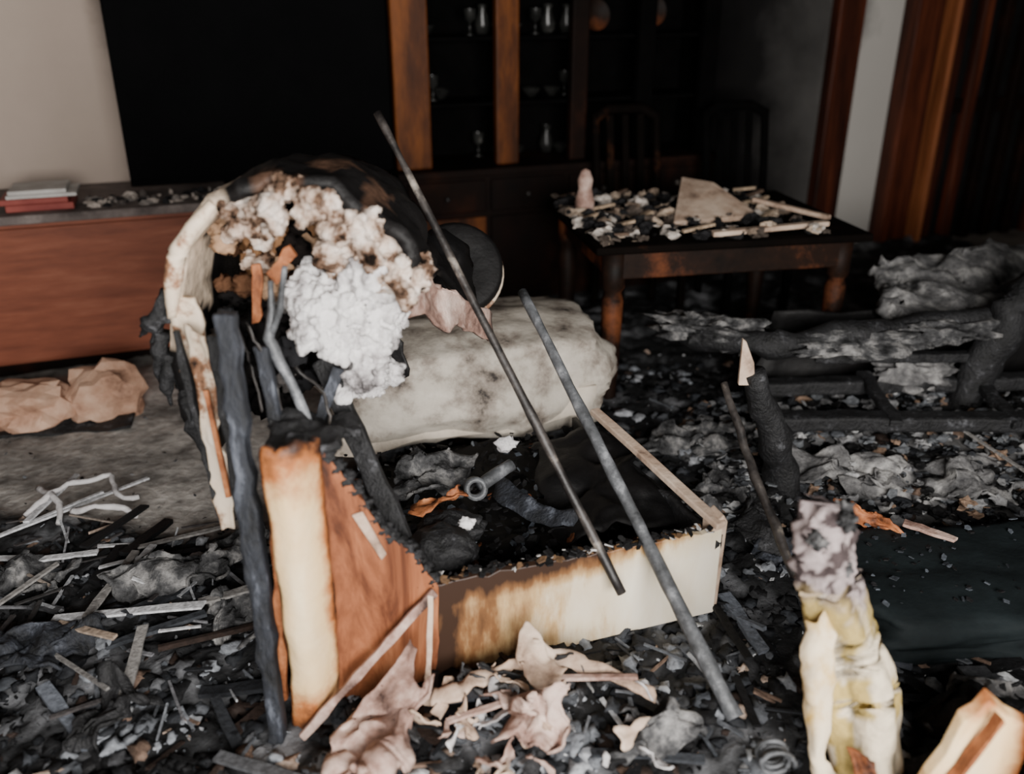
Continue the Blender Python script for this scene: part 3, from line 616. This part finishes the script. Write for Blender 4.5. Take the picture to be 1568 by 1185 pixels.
for i in range(1400):
    x=U(.7,2.5); y=U(2.5,3.45); z=mound(x,y)[0]+U(0,.05); s=U(.008,.03)
    c=random.choice([BLK]*4+[C(108,111,115)]*4+[C(150,150,151)]*3+[C(60,62,66)]*3+[C(190,190,190)]+[C(150,124,104)])
    if i%3==0: shard(a,x,y,z,s,c,.6)
    else: a.add(*lumpg((x,y,z),(s,s*.8,s*.5),1,1.8,2,U(0,40)),c)
a.make('sofa_rubble',m_frag,bs)
# clutter on dining table
ct=empty('burnt_tabletop_clutter')
def tp(x,y,z=.752): return TM@Vector((x,y,z))
a=Acc()
for i in range(300):
    x=-.57+.98*R()**1.5; y=U(-.44,.4); p=tp(x,y,.757+U(0,.03)); s=U(.01,.04); c=random.choice([C(190,170,150),C(140,122,106),C(84,74,66),CH,CH,BLK,BLK,C(210,200,190)])
    if i%3==0: shard(a,*p,s,c,.5)
    else: a.add(*lumpg(p,(s,s*.8,s*.6),1,1.8,2,U(0,40)),c)
for i in range(24):
    x=U(-.55,.5); y=U(-.4,.4); q=U(-.6,.6); l=U(.06,.16); stick(a,tp(x,y,.775),tp(x+l*math.cos(q),y+l*math.sin(q),.79),.02,.012,random.choice([C(190,166,140),C(110,90,76)]))
a.make('table_fragments',m_frag,ct)
slab('tilted_board',[tp(-.20,-.25,.77),tp(.22,-.2,.77),tp(.12,.1,.86),tp(.0,.2,.87)],(0,.02,.015),m_beige,ct)
plank('light_batten',tp(-.1,-.42,.775),tp(.45,-.36,.78),.04,.02,m_beige,ct)
plank('light_batten_b',tp(.30,.05,.80),tp(.52,-.25,.775),.03,.02,m_beige,ct)
v,f=latheg(tp(-.50,.1,.752),[(0,0),(.04,0),(.045,.06),(.03,.12),(.035,.16),(.02,.2),(0,.21)],16); mesh('ceramic_figurine',v,f,m_pink,ct,True)
# ------------------------------------------------------------ lights, world, camera
w=bpy.data.worlds.new('world'); bpy.context.scene.world=w; w.use_nodes=True
w.node_tree.nodes['Background'].inputs[0].default_value=C(190,210,240); w.node_tree.nodes['Background'].inputs[1].default_value=1.0
def area(name,loc,rot,sx,sy,e,col):
    l=bpy.data.lights.new(name,'AREA'); l.shape='RECTANGLE'; l.size=sx; l.size_y=sy; l.energy=e; l.color=col
    o=bpy.data.objects.new(name,l); COL.objects.link(o); o.location=loc; o.rotation_euler=rot; return o
p=rw((WU0+WU1)/2,-6.38,1.62)
area('window_daylight',p,(math.radians(90),0,TH),2.8,1.35,345,(1.0,.965,.92))
sc=bpy.context.scene
try: sc.view_settings.look='AgX - Base Contrast'
except Exception: pass
cd=bpy.data.cameras.new('camera'); co=bpy.data.objects.new('camera',cd); COL.objects.link(co)
co.location=(0,0,1.7); co.rotation_euler=(math.radians(66),0,0); cd.sensor_width=36; cd.lens=31.5; cd.clip_start=.05
cd.dof.use_dof=True; cd.dof.focus_distance=2.7; cd.dof.aperture_fstop=1.2
bpy.context.scene.camera=co
